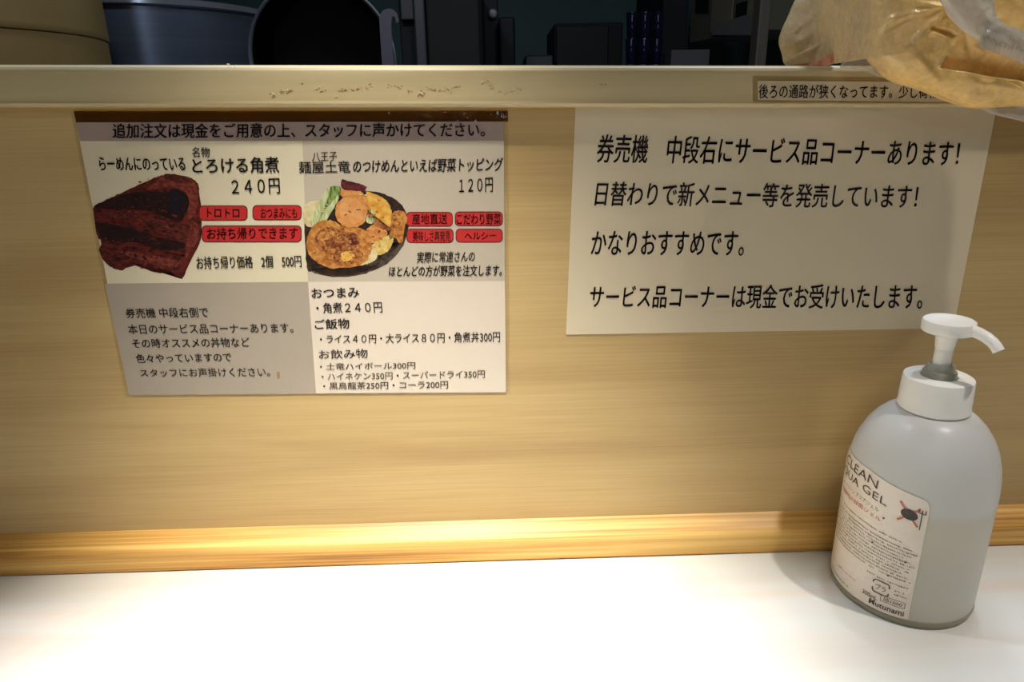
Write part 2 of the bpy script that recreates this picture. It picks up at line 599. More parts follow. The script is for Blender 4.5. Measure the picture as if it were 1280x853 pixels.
def pill(px, text, tpx, bold):
    x0, y0, x1, y1 = px

    def rr(x0, y0, x1, y1, r):
        out = []
        for cx, cy, a0 in ((x1 - r, y0 + r, -90), (x1 - r, y1 - r, 0), (x0 + r, y1 - r, 90), (x0 + r, y0 + r, 180)):
            for k in range(6):
                a = math.radians(a0 + 18 * k)
                out.append((cx + r * math.cos(a), cy + r * math.sin(a)))
        return out
    patch('tag_outline', rr(x0, y0, x1, y1, 5.5), M_redink, menu, -0.00112, False)
    patch('red_tag', rr(x0 + 1.1, y0 + 1.1, x1 - 1.1, y1 - 1.1, 4.6), M_red, menu, -0.0012, False)
    T(text, tpx, bold, M_redink)


pill((248.5, 257, 309.5, 276), 'トロトロ', (259, 260.5, 272, 299, 260.5, 272, 0), 0.016)
pill((315.5, 256.5, 377, 275.5), 'おつまみにも', (326, 260, 273, 371, 260, 273, 0), 0.01)
pill((252, 282, 377, 303), 'お持ち帰りできます', (259, 285, 299.5, 372, 284, 299, 0), 0.016)
pill((507.5, 265, 566, 283.5), '産地直送', (515, 267.5, 280.5, 559, 267, 280, 0), 0.014)
pill((568.5, 264.5, 628.5, 283), 'こだわり野菜', (571, 267, 281, 626, 267, 281, 0), 0.012)
pill((508, 286, 567, 304), '美味しさ再発見', (516, 289, 302, 563, 289, 302, 0), 0.010)
pill((569.5, 286, 628.5, 303.5), 'ヘルシー', (581, 291, 300, 620, 290, 299, 0), 0.012)

# food photograph 1: braised pork (flat print)
P3 = lambda nm, c1, c2, s=260, st=(1, 1, 1), p0=.38, p1=.62: mat(nm, c1, 0.4, coat=0.4, coat_rough=.2, nscale=s, color2=c2, stretch=st, p0=p0, p1=p1)
Mk1 = P3('print_meat_red', (0.035, 0.004, 0.003), (0.13, 0.016, 0.009), 230, (1, 1, 2.2))
Mk2 = P3('print_meat_dark', (0.006, 0.003, 0.003), (0.028, 0.006, 0.005), 260, (1, 1, 2))
Mk3 = P3('print_meat_light', (0.10, 0.013, 0.008), (0.22, 0.045, 0.028), 300, (1, 1, 1.5))
Mk4 = P3('print_meat_mid', (0.045, 0.007, 0.005), (0.14, 0.022, 0.014), 350, (1, 1, 2))
food = [(117, 258), (140, 247), (168, 234), (200, 220), (212, 217.5), (238, 222), (248, 232), (249, 250), (252, 262), (251, 284), (252, 292), (250, 303), (244, 315), (236, 330), (230, 345), (225, 348.5), (214, 341), (196, 341), (178, 335), (163, 331), (152, 338), (136, 332), (127, 321), (124, 311), (129, 302), (122, 297), (120, 285), (119, 268)]
patch('food_print', food, Mk1, menu, -0.00106, True)
patch('food_print', [(119, 258), (150, 245), (178, 239), (202, 240), (226, 238), (238, 248), (234, 262), (226, 276), (214, 275), (196, 266), (168, 262), (142, 262)], Mk2, menu, -0.00110)
patch('food_print', [(203, 220), (214, 218), (236, 223), (246, 234), (247, 256), (242, 270), (234, 272), (236, 250), (228, 238), (212, 234), (200, 236), (184, 236), (196, 226)], Mk3, menu, -0.00114)
patch('food_print', [(206, 219), (222, 219), (238, 225), (240, 229), (224, 228), (208, 225)], Mk4, menu, -0.00118)
patch('food_print', [(122, 266), (150, 265), (190, 272), (218, 280), (236, 286), (240, 296), (226, 302), (196, 290), (162, 280), (128, 276)], Mk4, menu, -0.00110)
patch('food_print', [(121, 280), (146, 282), (178, 290), (206, 300), (230, 304), (226, 312), (198, 312), (168, 302), (146, 302), (128, 298)], Mk2, menu, -0.00115)
patch('food_print', [(121, 270), (150, 271), (186, 279), (196, 284), (170, 282), (140, 278)], Mk1, menu, -0.00118)
patch('food_print', [(126, 312), (136, 306), (166, 308), (200, 316), (226, 320), (236, 312), (240, 318), (230, 340), (224, 345), (212, 338), (190, 336), (164, 328), (150, 334), (136, 329)], Mk1, menu, -0.00118)
patch('food_print', [(150, 314), (176, 317), (204, 322), (222, 326), (216, 332), (190, 330), (164, 322)], Mk3, menu, -0.00121)
patch('food_print', [(240, 276), (248, 284), (248, 300), (238, 314), (232, 322), (234, 302)], Mk3, menu, -0.00121)
patch('food_print', [(212, 238), (224, 240), (229, 252), (222, 266), (212, 262)], mat('print_soot', (0.008, 0.005, 0.010), .4, coat=.4), menu, -0.00121)
for a, b in ((201, 262), (214, 268), (170, 273), (205, 281), (190, 298), (226, 330)):
    patch('food_print', [(a, b), (a + 5, b + 1.5), (a + 7, b + 3.2), (a + 2, b + 2)], Mk3, menu, -0.00124)

# food photograph 2: dish of vegetables (flat print)
Mp_plate = P3('print_plate', (0.010, 0.006, 0.005), (0.04, 0.018, 0.012), 200)
Mp_rim = P3('print_plate_rim', (0.035, 0.022, 0.016), (0.10, 0.07, 0.05), 300)
Mp_or = P3('print_fried_orange', (0.36, 0.115, 0.018), (0.56, 0.26, 0.065), 330)
Mp_br = P3('print_fried_brown', (0.15, 0.035, 0.012), (0.42, 0.16, 0.045), 420)
Mp_car = P3('print_carrot', (0.53, 0.20, 0.045), (0.62, 0.29, 0.09), 300)
Mp_yel = P3('print_yellow', (0.55, 0.36, 0.07), (0.66, 0.50, 0.20), 300)
Mp_pum = P3('print_pumpkin', (0.58, 0.26, 0.03), (0.70, 0.42, 0.09), 200)
Mp_grn = P3('print_green', (0.05, 0.11, 0.015), (0.26, 0.34, 0.09), 260, (3, 1, .6))
Mp_pal = P3('print_pale_green', (0.34, 0.40, 0.15), (0.56, 0.58, 0.34), 260, (3, 1, .6))
Mp_pur = P3('print_purple', (0.05, 0.006, 0.010), (0.13, 0.02, 0.022), 300)
Mp_crm = P3('print_cream', (0.58, 0.46, 0.22), (0.68, 0.60, 0.36), 200)
y0 = -0.00106


def F(pts, m, k):
    patch('food_print', pts, m, menu, y0 - 0.00004 * k)


F([(380.5, 285), (385, 268), (400, 252), (430, 240), (470, 240), (495, 250), (508, 266), (510, 285), (503, 307), (488, 325), (466, 338), (438, 345.5), (410, 345.5), (390, 340), (384, 334)], Mp_plate, 0)
F([(384, 333), (400, 339), (424, 342), (450, 339), (470, 331), (490, 317), (503, 300), (506, 303), (492, 323), (468, 338), (438, 345.5), (410, 345.5), (390, 340)], Mp_rim, 1)
F([(385, 335.5), (402, 341), (425, 343.5), (451, 340.5), (470, 333), (468, 336), (438, 344), (410, 344)], Mp_plate, 2)
F([(379.5, 262), (384, 254), (394, 251), (404, 254), (408, 266), (402, 278), (390, 284), (381, 280)], Mp_crm, 1)
F([(388, 278), (397, 258), (407, 238), (413, 235), (409, 250), (402, 268), (394, 286)], Mp_pal, 3)
F([(405, 242), (412, 234), (424, 233), (426, 240), (420, 252), (410, 266), (400, 280), (394, 284), (402, 262)], Mp_grn, 2)
F([(398, 280), (404, 266), (414, 254), (423, 244), (421, 254), (412, 268), (404, 282)], Mp_pal, 4)
F([(425, 238), (440, 236), (452, 240), (460, 252), (462, 262), (450, 256), (438, 246), (428, 246)], Mp_car, 2)
F([(428, 224.5), (434, 226), (456, 232), (457, 237), (455, 239.5), (440, 238), (427, 235)], Mp_pur, 4)
F([(458, 240), (470, 244), (482, 250), (489, 262), (490, 274), (487, 284), (476, 278), (466, 266), (460, 254)], Mp_pum, 3)
F([(458, 262), (466, 270), (478, 280), (489, 285), (486, 288), (472, 284), (462, 274)], Mp_br, 4)
F([(420, 258), (428, 248), (440, 245), (451, 248), (458, 259), (458, 272), (451, 282), (438, 285), (427, 281), (420, 271)], Mp_car, 5)
F([(424, 258), (431, 250), (441, 248), (450, 252), (454, 261), (453, 272), (446, 279), (436, 280), (427, 274)], P3('print_carrot_face', (0.60, 0.25, 0.07), (0.66, 0.33, 0.12), 200), 6)
F([(462, 262), (468, 266), (469, 276), (462, 280), (458, 275)], Mp_pal, 4)
F([(490, 268), (498, 263), (506, 266), (509, 275), (505, 287), (504, 300), (500, 304), (494, 297), (488, 300), (487, 292), (494, 284), (491, 276)], Mp_or, 4)
F([(459, 286), (470, 280), (480, 284), (484, 293), (476, 302), (464, 304), (458, 296)], Mp_car, 3)
F([(462, 310), (474, 300), (488, 294), (492, 298), (488, 310), (478, 318), (466, 318)], Mp_yel, 4)
F([(456, 318), (466, 312), (472, 318), (468, 326), (456, 331), (446, 331)], Mp_crm, 5)
F([(383, 304), (388, 288), (396, 279), (410, 275), (420, 278), (430, 284), (444, 284), (456, 288), (463, 298), (465, 312), (458, 326), (446, 333), (430, 335), (412, 335), (396, 328), (386, 318)], Mp_or, 6)
F([(392, 300), (400, 288), (414, 284), (430, 290), (444, 292), (450, 302), (440, 312), (420, 310), (404, 314), (396, 310)], Mp_br, 7)
F([(418, 316), (432, 310), (448, 312), (454, 320), (444, 328), (428, 332), (418, 328)], Mp_br, 7)
F([(398, 294), (408, 288), (418, 290), (412, 298), (402, 302)], Mp_or, 8)
F([(436, 298), (446, 300), (446, 306), (438, 306)], Mp_pur, 8)
F([(426, 318), (436, 314), (444, 320), (436, 326), (428, 326)], Mp_pum, 8)


def flecks(m, spots, y, seed, rmin=0.6, rmax=1.7, ang=0.0):
    """small ragged specks of the printed photograph, scattered in ellipses (x, y, rx, ry, count)"""
    rnd = random.Random(seed)
    vs, fs = [], []
    for cx, cy, rx, ry, n in spots:
        for _ in range(n):
            a = rnd.uniform(0, 6.283)
            q = rnd.random() ** .5
            x, yy = cx + rx * q * math.cos(a), cy + ry * q * math.sin(a)
            r = rnd.uniform(rmin, rmax)
            el = rnd.uniform(1.0, 2.4)
            t = ang + rnd.uniform(-.7, .7)
            b = len(vs)
            k = 7
            for i in range(k):
                g = 6.283 * i / k
                w = rnd.uniform(.6, 1.2)
                ex, ey = r * el * w * math.cos(g), r * w * math.sin(g)
                vs.append(hit(x + ex * math.cos(t) - ey * math.sin(t), yy + ex * math.sin(t) + ey * math.cos(t), 1, y))
            fs.append(tuple(range(b, b + k))[::-1])
    o = mesh('food_speck', vs, fs, m, menu)
    o['kind'] = 'stuff'


# meat
flecks(Mk2, [(180, 285, 50, 20, 60), (205, 320, 26, 18, 24), (160, 318, 26, 10, 20)], -0.00127, 1, ang=0.25)
flecks(Mk3, [(205, 228, 30, 7, 26), (165, 268, 38, 4, 16), (190, 328, 44, 8, 34), (242, 290, 6, 26, 20), (150, 300, 20, 5, 8)], -0.00129, 2, .4, 1.2, .2)
flecks(Mk1, [(190, 255, 42, 12, 30), (200, 300, 30, 6, 16)], -0.00130, 3, .4, 1.2, .15)
# dish
flecks(Mp_br, [(420, 305, 32, 22, 70), (440, 262, 14, 14, 8), (496, 282, 9, 16, 12), (470, 292, 12, 9, 12)], -0.00140, 4, .4, 1.4)
flecks(Mp_or, [(424, 308, 34, 22, 60), (474, 262, 12, 14, 8)], -0.00142, 5, .5, 1.5)
flecks(Mp_pum, [(410, 292, 20, 8, 18), (436, 322, 18, 8, 16), (446, 300, 12, 10, 10), (497, 280, 8, 14, 9), (480, 304, 10, 6, 6)], -0.00144, 6, .3, .9)
flecks(Mp_crm, [(452, 246, 12, 5, 6), (470, 316, 14, 6, 8), (404, 258, 6, 16, 6)], -0.00145, 7, .4, 1.0)
flecks(Mp_pur, [(430, 318, 16, 10, 12), (424, 300, 14, 8, 8)], -0.00146, 8, .3, .8)
# small stain on the grey part
patch('stain', [(346, 466), (349, 465), (350, 472), (347, 474)], mat('print_stain', (0.30, 0.20, 0.09), .5), menu, -0.0011)

# right notice
M_note = mat('notice_paper', (0.70, 0.60, 0.42), 0.5, coat=0.35, coat_rough=0.18, nscale=14, namp=0.04)
note = empty('paper_notice', (0.21, 0, 0.19), 'laminated white notice of four handwritten-style lines taped to the panel at right', 'notice')
sheet('paper', [(719.5, 131), (1246.5, 131), (1192, 410.5), (707.5, 418.5)], M_note, note, -0.0008, 0.0006)
N_ = lambda s, px, b=0.013: text_on('lettering_line', s, px, M_ink, note, -0.0012, b)
N_('券売機　中段右にサービス品コーナーあります！', (745, 168, 203.5, 1197, 176, 208, 4))
N_('日替わりで新メニュー等を発売しています！', (743, 227, 257.5, 1145, 231, 261, 4))
N_('かなりおすすめです。', (738, 289, 319, 929, 289, 320, 3))
N_('サービス品コーナーは現金でお受けいたします。', (736, 357, 385, 1152, 355, 387, 3))

# strip stuck to the rail front
strip = empty('notice_strip', (0.25, -0.012, 0.365), 'narrow paper strip with one printed line stuck along the rail front', 'notice')
yr = -0.0122
M_strip = mat('strip_paper', (0.58, 0.48, 0.31), 0.45, coat=0.3, nscale=40, namp=0.05)
sheet('clear_tape', [(941, 95), (1226, 97), (1224, 131), (941, 129.5)], M_tape, strip, yr - 0.0003, 0.0003)
sheet('paper', [(947, 101), (1214, 103), (1214, 128), (947, 125)], M_strip, strip, yr - 0.0006, 0.0003)
text_on('lettering_line', '後ろの通路が狭くなってます。少し荷物', (948, 105.5, 123, 1172, 106.5, 123, 1), M_ink, strip, yr - 0.0009, 0.012)


# ------------------------------------------------------------------ gel dispenser bottle
BX, BY, BR = 0.3060, -0.0618, 0.0487
bottle = empty('pump_bottle', (BX, BY, 0), 'frosted white pump bottle of hand gel standing on the counter at right', 'bottle')


def plastic(name, col, trans, rough, sub=0.0, nsc=0):
    m = bpy.data.materials.new(name)
    m.use_nodes = True
    b = m.node_tree.nodes['Principled BSDF']
    b.inputs['Base Color'].default_value = (*col, 1)
    b.inputs['Transmission Weight'].default_value = trans
    b.inputs['Roughness'].default_value = rough
    b.inputs['IOR'].default_value = 1.35
    if sub:
        b.inputs['Subsurface Weight'].default_value = sub
        b.inputs['Subsurface Radius'].default_value = (0.012, 0.012, 0.012)
    tc = m.node_tree.nodes.new('ShaderNodeTexCoord')
    n = m.node_tree.nodes.new('ShaderNodeTexNoise')
    n.inputs['Scale'].default_value = 45
    bp = m.node_tree.nodes.new('ShaderNodeBump')
    bp.inputs['Distance'].default_value = 0.0002
    m.node_tree.links.new(tc.outputs['Object'], n.inputs['Vector'])
    m.node_tree.links.new(n.outputs['Fac'], bp.inputs['Height'])
    m.node_tree.links.new(bp.outputs[0], b.inputs['Normal'])
    return m


M_frost = plastic('frosted_plastic', (0.82, 0.81, 0.73), 0.34, 0.32, 0.35)
# gel fills the bottle to a faint level line: denser and a little yellower below
nt = M_frost.node_tree
tc = nt.nodes.new('ShaderNodeTexCoord')
sp = nt.nodes.new('ShaderNodeSeparateXYZ')
nt.links.new(tc.outputs['Object'], sp.inputs[0])
rp_ = nt.nodes.new('ShaderNodeValToRGB')
rp_.color_ramp.elements[0].position = 0.0885
rp_.color_ramp.elements[1].position = 0.0925
rp_.color_ramp.elements[0].color = (0.78, 0.765, 0.66, 1)
rp_.color_ramp.elements[1].color = (0.85, 0.865, 0.84, 1)
nt.links.new(sp.outputs['Z'], rp_.inputs[0])
nt.links.new(rp_.outputs[0], nt.nodes['Principled BSDF'].inputs['Base Color'])
M_cap = plastic('white_cap_plastic', (0.90, 0.89, 0.83), 0.0, 0.28, 0.3)
M_clear = plastic('translucent_piston_plastic', (0.60, 0.60, 0.50), 0.5, 0.3)
body = [(0.0, 0.0030), (0.040, 0.0026), (0.0440, 0.0), (0.0468, 0.0004), (0.0480, 0.0030), (0.0485, 0.007), (0.0487, 0.010), (0.0488, 0.04), (0.0489, 0.08), (0.0488, 0.098), (0.0482, 0.107), (0.0466, 0.1165), (0.0440, 0.1255), (0.0402, 0.1338), (0.0352, 0.1412), (0.0300, 0.1466), (0.0248, 0.1503), (0.0218, 0.1512), (0.0215, 0.156)]
bo = lathe('body', body, BX, BY, M_frost, bottle, n=96)
bo['label'] = 'milky frosted body'
lathe('base_ring', [(0.0450, 0.0002), (0.0483, 0.0016), (0.0491, 0.0040), (0.0489, 0.0056), (0.0470, 0.0056), (0.0450, 0.0030)], BX, BY, plastic('base_ring_plastic', (0.40, 0.37, 0.26), 0.3, 0.3), bottle, n=96, closed=True)
lathe('collar', [(0.0205, 0.1525), (0.0226, 0.1520), (0.0231, 0.1526), (0.0231, 0.1540), (0.0227, 0.1550), (0.0226, 0.1600), (0.0221, 0.1740), (0.0218, 0.1752), (0.0205, 0.1760), (0.0118, 0.1760), (0.0112, 0.1750), (0.0112, 0.165), (0.0, 0.165)], BX, BY, M_cap, bottle, n=72)
lathe('piston_sleeve', [(0.0108, 0.1655), (0.0108, 0.1790), (0.0104, 0.1800), (0.0090, 0.1806), (0.0086, 0.1836), (0.0078, 0.1846), (0.0060, 0.1848)], BX, BY, M_clear, bottle, n=48)
lathe('stem', [(0.0056, 0.176), (0.0056, 0.196), (0.0058, 0.1962), (0.0068, 0.2050), (0.0072, 0.2085), (0.0, 0.2085)], BX, BY, M_cap, bottle, n=48)
head = lathe('pump_head', [(0.0, 0.2084), (0.0150, 0.2080), (0.0158, 0.2084), (0.0162, 0.2092), (0.0162, 0.2148), (0.0158, 0.2162), (0.0146, 0.2170), (0.0090, 0.2173), (0.0, 0.2172)], BX, BY, M_cap, bottle, n=64)
nd = Vector((0.52, -0.86, 0)).normalized()
npts, nr = [], []
for s, dz, r in ((0.008, 0.2128, .0040), (0.014, 0.2126, .0040), (0.019, 0.2118, .0039), (0.024, 0.2101, .0038), (0.028, 0.2078, .0037), (0.0305, 0.2055, .0036), (0.0325, 0.2030, .0036)):
    npts.append((BX + nd.x * s, BY + nd.y * s, dz))
    nr.append(r)
tube('nozzle', npts, nr, M_cap, bottle, n=24)
# dark bore of the spout
tv = (Vector(npts[-1]) - Vector(npts[-2])).normalized()
pe = Vector(npts[-1])
tube('nozzle_hole', [pe - tv * 0.001, pe + tv * 0.00015], [.0020, .0020], mat('bore_shadow_plastic', (0.35, 0.34, 0.30), .5), bottle, n=16)


# label wrapped round the body
def cyl(px, py):
    d = ray(px, py)
    A = d.x ** 2 + d.y ** 2
    ox, oy = O.x - BX, O.y - BY
    B = ox * d.x + oy * d.y
    C = ox * ox + oy * oy - BR * BR
    t = (-B - math.sqrt(max(B * B - A * C, 0))) / A
    P = O + d * t
    th = math.degrees(math.atan2(P.y - BY, P.x - BX))
    if th > 0:
        th -= 360
    return th, P.z


def wrap(th, z, off):
    a = math.radians(th)
    z = z * (1 + 0.0015 * min(-114 - th, 50))  # the label climbs a little towards the left
    BR = 0.0487
    for (ra, za), (rb, zb) in zip(body[2:-3], body[3:-2]):
        if za <= z <= zb:
            BR = ra + (rb - ra) * (z - za) / (zb - za)
    return Vector((BX + (BR + off) * math.cos(a), BY + (BR + off) * math.sin(a), z))


TH0, TH1, Z0, Z1 = -212.0, -114.0, 0.0062, 0.1030
M_label = mat('cream_label', (0.80, 0.71, 0.60), 0.4, coat=0.2, nscale=60, namp=0.04)
vs, fs = [], []
nt_, nz_ = 60, 24
rad = 0.006
for i in range(nt_ + 1):
    u = i / nt_
    th = TH0 + (TH1 - TH0) * u
    arc = (TH1 - th) * math.pi / 180 * BR
    lo, hi = Z0, Z1
    if arc < rad:
        dz = rad - math.sqrt(max(rad * rad - (rad - arc) ** 2, 0))
        hi -= dz
        lo += dz * 0.3
    for j in range(nz_ + 1):
        z = lo + (hi - lo) * j / nz_
        vs.append(wrap(th, z, 0.00045))
for i in range(nt_):
    for j in range(nz_):
        a = i * (nz_ + 1) + j
        fs.append((a, a + nz_ + 1, a + nz_ + 2, a + 1))
lab = mesh('label', vs, fs, M_label, bottle, True)


def split_cols(vs, fs, step):
    """cut flat letters at regular u so that they can bend round the bottle"""
    bm = bmesh.new()
    bv = [bm.verts.new((u, v, 0)) for u, v in vs]
    for f in fs:
        try:
            bm.faces.new([bv[i] for i in f])
        except ValueError:
            pass
    k = step
    while k < 1:
        g = bm.verts[:] + bm.edges[:] + bm.faces[:]
        bmesh.ops.bisect_plane(bm, geom=g, plane_co=(k, 0, 0), plane_no=(1, 0, 0))
        k += step
    bm.verts.index_update()
    out = [(v.co.x, v.co.y) for v in bm.verts], [tuple(v.index for v in f.verts) for f in bm.faces]
    bm.free()
    return out


def label_text(text, th0, th1, z0, z1, m, bold=0.0, shear=0.0, off=0.0008):
    vs, fs = glyphs(text, bold)
    vs, fs = split_cols(vs, fs, 3.0 / max(th1 - th0, 3))
    P = [wrap(th0 + (th1 - th0) * u + shear * v, z0 + (z1 - z0) * v, off) for u, v in vs]
    return mesh('label_lettering', P, fs, m, lab)


M_lo = mat('label_olive_ink', (0.13, 0.11, 0.035), 0.5)
M_lr = mat('label_red_ink', (0.60, 0.16, 0.09), 0.5)
M_lg = mat('label_green_ink', (0.22, 0.24, 0.13), 0.5)
M_lk = mat('label_black_ink', (0.05, 0.035, 0.03), 0.5)
label_text('CLEAN', -200, -153.5, 0.0945, 0.1005, M_lk, -0.006)
label_text('AQUA GEL', -210, -144.0, 0.0855, 0.0920, M_lk, -0.006)
label_text('クリーン アクアジェル', -190, -149, 0.0795, 0.0825, M_lg, 0.0)
label_text('弱酸性の除菌ジェル', -196, -146, 0.0735, 0.0768, M_lr, 0.0)


def dashes(name, rows, m, seed):
    """rows of tiny unreadable print as short strokes round the bottle"""
    rnd = random.Random(seed)
    vs, fs = [], []
    for th0, th1, z, h in rows:
        th = th0
        while th < th1:
            w = rnd.uniform(0.8, 1.7)
            if rnd.random() < 0.90:
                hh = h * rnd.uniform(0.45, 1)
                zz = z + rnd.uniform(-.1, .1) * h
                b = len(vs)
                for (a, c) in ((th, zz - hh / 2), (th + w, zz - hh / 2), (th + w, zz - hh / 2 + hh * .45), (th, zz - hh / 2 + hh * .45)):
                    vs.append(wrap(a, c, 0.0008))
                fs.append((b, b + 1, b + 2, b + 3))
                b = len(vs)
                ww = w * rnd.uniform(.25, .5)
                for (a, c) in ((th + ww * .3, zz - hh / 2), (th + ww * 1.0, zz - hh / 2), (th + ww, zz + hh / 2), (th + ww * .3, zz + hh / 2)):
                    vs.append(wrap(a, c, 0.00085))
                fs.append((b, b + 1, b + 2, b + 3))
            th += w + rnd.uniform(0.2, 0.6)
    o = mesh(name, vs, fs, m, lab)
    o['kind'] = 'stuff'
    return o


rows = []
z = 0.0665
rows.append((-205, -130, z, 0.0012))
z = 0.0625
while z > 0.0355:
    rows.append((-205, -116.5 - random.choice((0, 0, 4, 9)), z, 0.0013))
    z -= 0.0025
rows.append((-150, -118, 0.0325, 0.0013))
rows += [(-127, -118.5, 0.0275, 0.0014), (-127, -118.5, 0.0245, 0.0014)]
dashes('small_print', rows, M_lo, 3)
dashes('small_print', [(-204, -160, 0.0190, 0.0012)], M_lr, 5)
dashes('small_print', [(-198, -166, 0.0105, 0.0011)], M_lk, 8)


def bar(name, a, b, w, m, off=0.0009):
    """straight stroke on the label from (theta, z) a to b, width w in metres"""
    k = math.pi / 180 * BR
    d = Vector(((b[0] - a[0]) * k, b[1] - a[1]))
    nrm = Vector((-d.y, d.x)).normalized() * (w / 2)
    q = []
    for p, s in ((a, 1), (b, 1), (b, -1), (a, -1)):
        q.append((p[0] + s * nrm.x / k, p[1] + s * nrm.y))
    return q, off


def bars(name, segs, m, kind=None):
    vs, fs = [], []
    for i, (a, b, w) in enumerate(segs):
        q, off = bar(name, a, b, w, m)
        base = len(vs)
        n = 5
        for j in range(n + 1):
            t = j / n
            for (c, d) in ((q[0], q[1]), (q[3], q[2])):
                vs.append(wrap(c[0] + (d[0] - c[0]) * t, c[1] + (d[1] - c[1]) * t, 0.0009 + i * 0.00001))
        for j in range(n):
            a0 = base + 2 * j
            fs.append((a0, a0 + 1, a0 + 3, a0 + 2))
    return mesh(name, vs, fs, m, lab)


# recycling mark, volume, refill box, maker's word
E1, E2, ZA, ZB = -143.5, -131.0, 0.0200, 0.0300
bars('recycling_mark', [((E1 + 2.4, ZB), (E2 - 1.2, ZB), .0008), ((E2 - 1.2, ZB), (E2, ZB - .0012), .0008), ((E2, ZB - .0012), (E2, ZB - .0032), .0008),
                        ((E2 - 2.4, ZA), (E1 + 1.2, ZA), .0008), ((E1 + 1.2, ZA), (E1, ZA + .0012), .0008), ((E1, ZA + .0012), (E1, ZA + .0032), .0008),
                        ((E1, ZB - .0030), (E1, ZB - .0012), .0008), ((E1, ZB - .0012), (E1 + 2.0, ZB), .0008), ((E2, ZA + .0030), (E2, ZA + .0012), .0008), ((E2, ZA + .0012), (E2 - 2.0, ZA), .0008)], M_lk)
label_text('プラ', -141.3, -133.3, 0.0225, 0.0272, M_lk, 0.0)
label_text('300mL', -151, -138.5, 0.0135, 0.0170, M_lk, 0.0)
bars('refill_box', [((-136, .0200), (-118, .0200), .0003), ((-118, .0200), (-118, .0152), .0003), ((-118, .0152), (-136, .0152), .0003), ((-136, .0152), (-136, .0200), .0003)], M_lk)
label_text('詰1000', -134, -120, 0.0161, 0.0191, M_lk, 0.0)
label_text('Mutunami', -144.5, -117.5, 0.0088, 0.0132, M_lk, 0.012)
for a, z in ((-145.0, .0775), (-150.3, .0558), (-124.3, .0522), (-134.5, .0370), (-196, .0800)):
    bars('black_dot', [((a, z), (a + 1.5, z), .0011)], M_lk)


# emblem: dark round germ crossed out in red
def disc(name, th, z, rt, m, sx=1.0, off=0.00095):
    k = math.pi / 180 * BR
    vs = [wrap(th, z, off)]
    n = 24
    for i in range(n):
        a = 2 * math.pi * i / n
        vs.append(wrap(th + rt * sx * math.cos(a) / k, z + rt * math.sin(a), off))
    return mesh(name, vs, [(0, 1 + i, 1 + (i + 1) % n) for i in range(n)], m, lab)


disc('emblem_germ', -127.0, 0.0885, 0.0038, M_lk, 1.35)
bars('emblem_fork', [((-118.5, .080), (-118.5, .0950), .0006), ((-121, .0925), (-116.2, .0925), .0006), ((-121, .0925), (-121, .0955), .0006), ((-116.2, .0925), (-116.2, .0955), .0006)], M_lk)
bars('emblem_cross', [((-134.5, .0815), (-120, .0950), .0014), ((-134.5, .0955), (-120, .0815), .0014)], M_lr)


# ------------------------------------------------------------------ plastic bag of paper packets on the rail
def pillow(name, outline, yc, front, back, m, parent, amp=0.0, freq=40, ridge=0.0, rf=20, rings=46, seed=0.0, fold=None, edge=0.35, k=8):
    """closed cushion: outline in photograph pixels read on the plane y = yc(px), real thickness towards and away"""
    loop = smooth_loop(outline, k)
    n = len(loop)
    cx = sum(p[0] for p in loop) / n
    cy = sum(p[1] for p in loop) / n
    vs, fs = [], []
    for side, th in ((-1, front), (1, back)):
        for k in range(rings + 1):
            t = k / rings
            for i in range(n):
                px = cx + (loop[i][0] - cx) * t
                py = cy + (loop[i][1] - cy) * t
                P = hit(px, py, 1, yc(px, py))
                h = (1 - t ** 4) ** edge if edge else 1
                q = Vector((P.x * freq + seed, P.z * freq, side * 3.1))
                w = noise.noise(q) * amp + noise.noise(q * 2.3) * amp * 0.5
                q2 = Vector((P.x * rf + seed * 2, P.z * rf * 1.3, side * 5.7 + seed))
                r = 1 - abs(noise.noise(q2)) * 3.2
                r2 = 1 - abs(noise.noise(q2 * 2.1 + Vector((4, 1, 0)))) * 3.2
                w += max(r, -0.3) * ridge + max(r2, -0.3) * ridge * 0.5
                d = h * th + (w * (0.25 + 0.75 * h) if k < rings else 0)
                if fold and side < 0:
                    d += fold(px, py) * h
                vs.append(P + Vector((0, side * d, 0)))
    m1 = (rings + 1) * n
    for s in range(2):
        for k in range(rings):
            for i in range(n):
                a = s * m1 + k * n + i
                b = s * m1 + k * n + (i + 1) % n
                f = (a, b, b + n, a + n)
                fs.append(f if s else f[::-1])
    o = mesh(name, vs, fs, m, parent, True)
    bm = bmesh.new()
    bm.from_mesh(o.data)
    bmesh.ops.remove_doubles(bm, verts=bm.verts, dist=1e-6)
    bmesh.ops.recalc_face_normals(bm, faces=bm.faces)
    bm.to_mesh(o.data)
    bm.free()
    return o


M_paper_o = mat('orange_fibrous_paper', (0.78, 0.50, 0.17), 0.75, nscale=260, color2=(0.86, 0.62, 0.28), bump=0.0006, p0=.3, p1=.7)
M_paper_b = mat('brown_fibrous_paper', (0.50, 0.28, 0.07), 0.75, nscale=200, color2=(0.70, 0.44, 0.15), bump=0.0006, p0=.3, p1=.7)
M_paper_t = mat('tan_tissue', (0.66, 0.52, 0.30), 0.7, nscale=120, color2=(0.78, 0.63, 0.40), bump=0.0004)


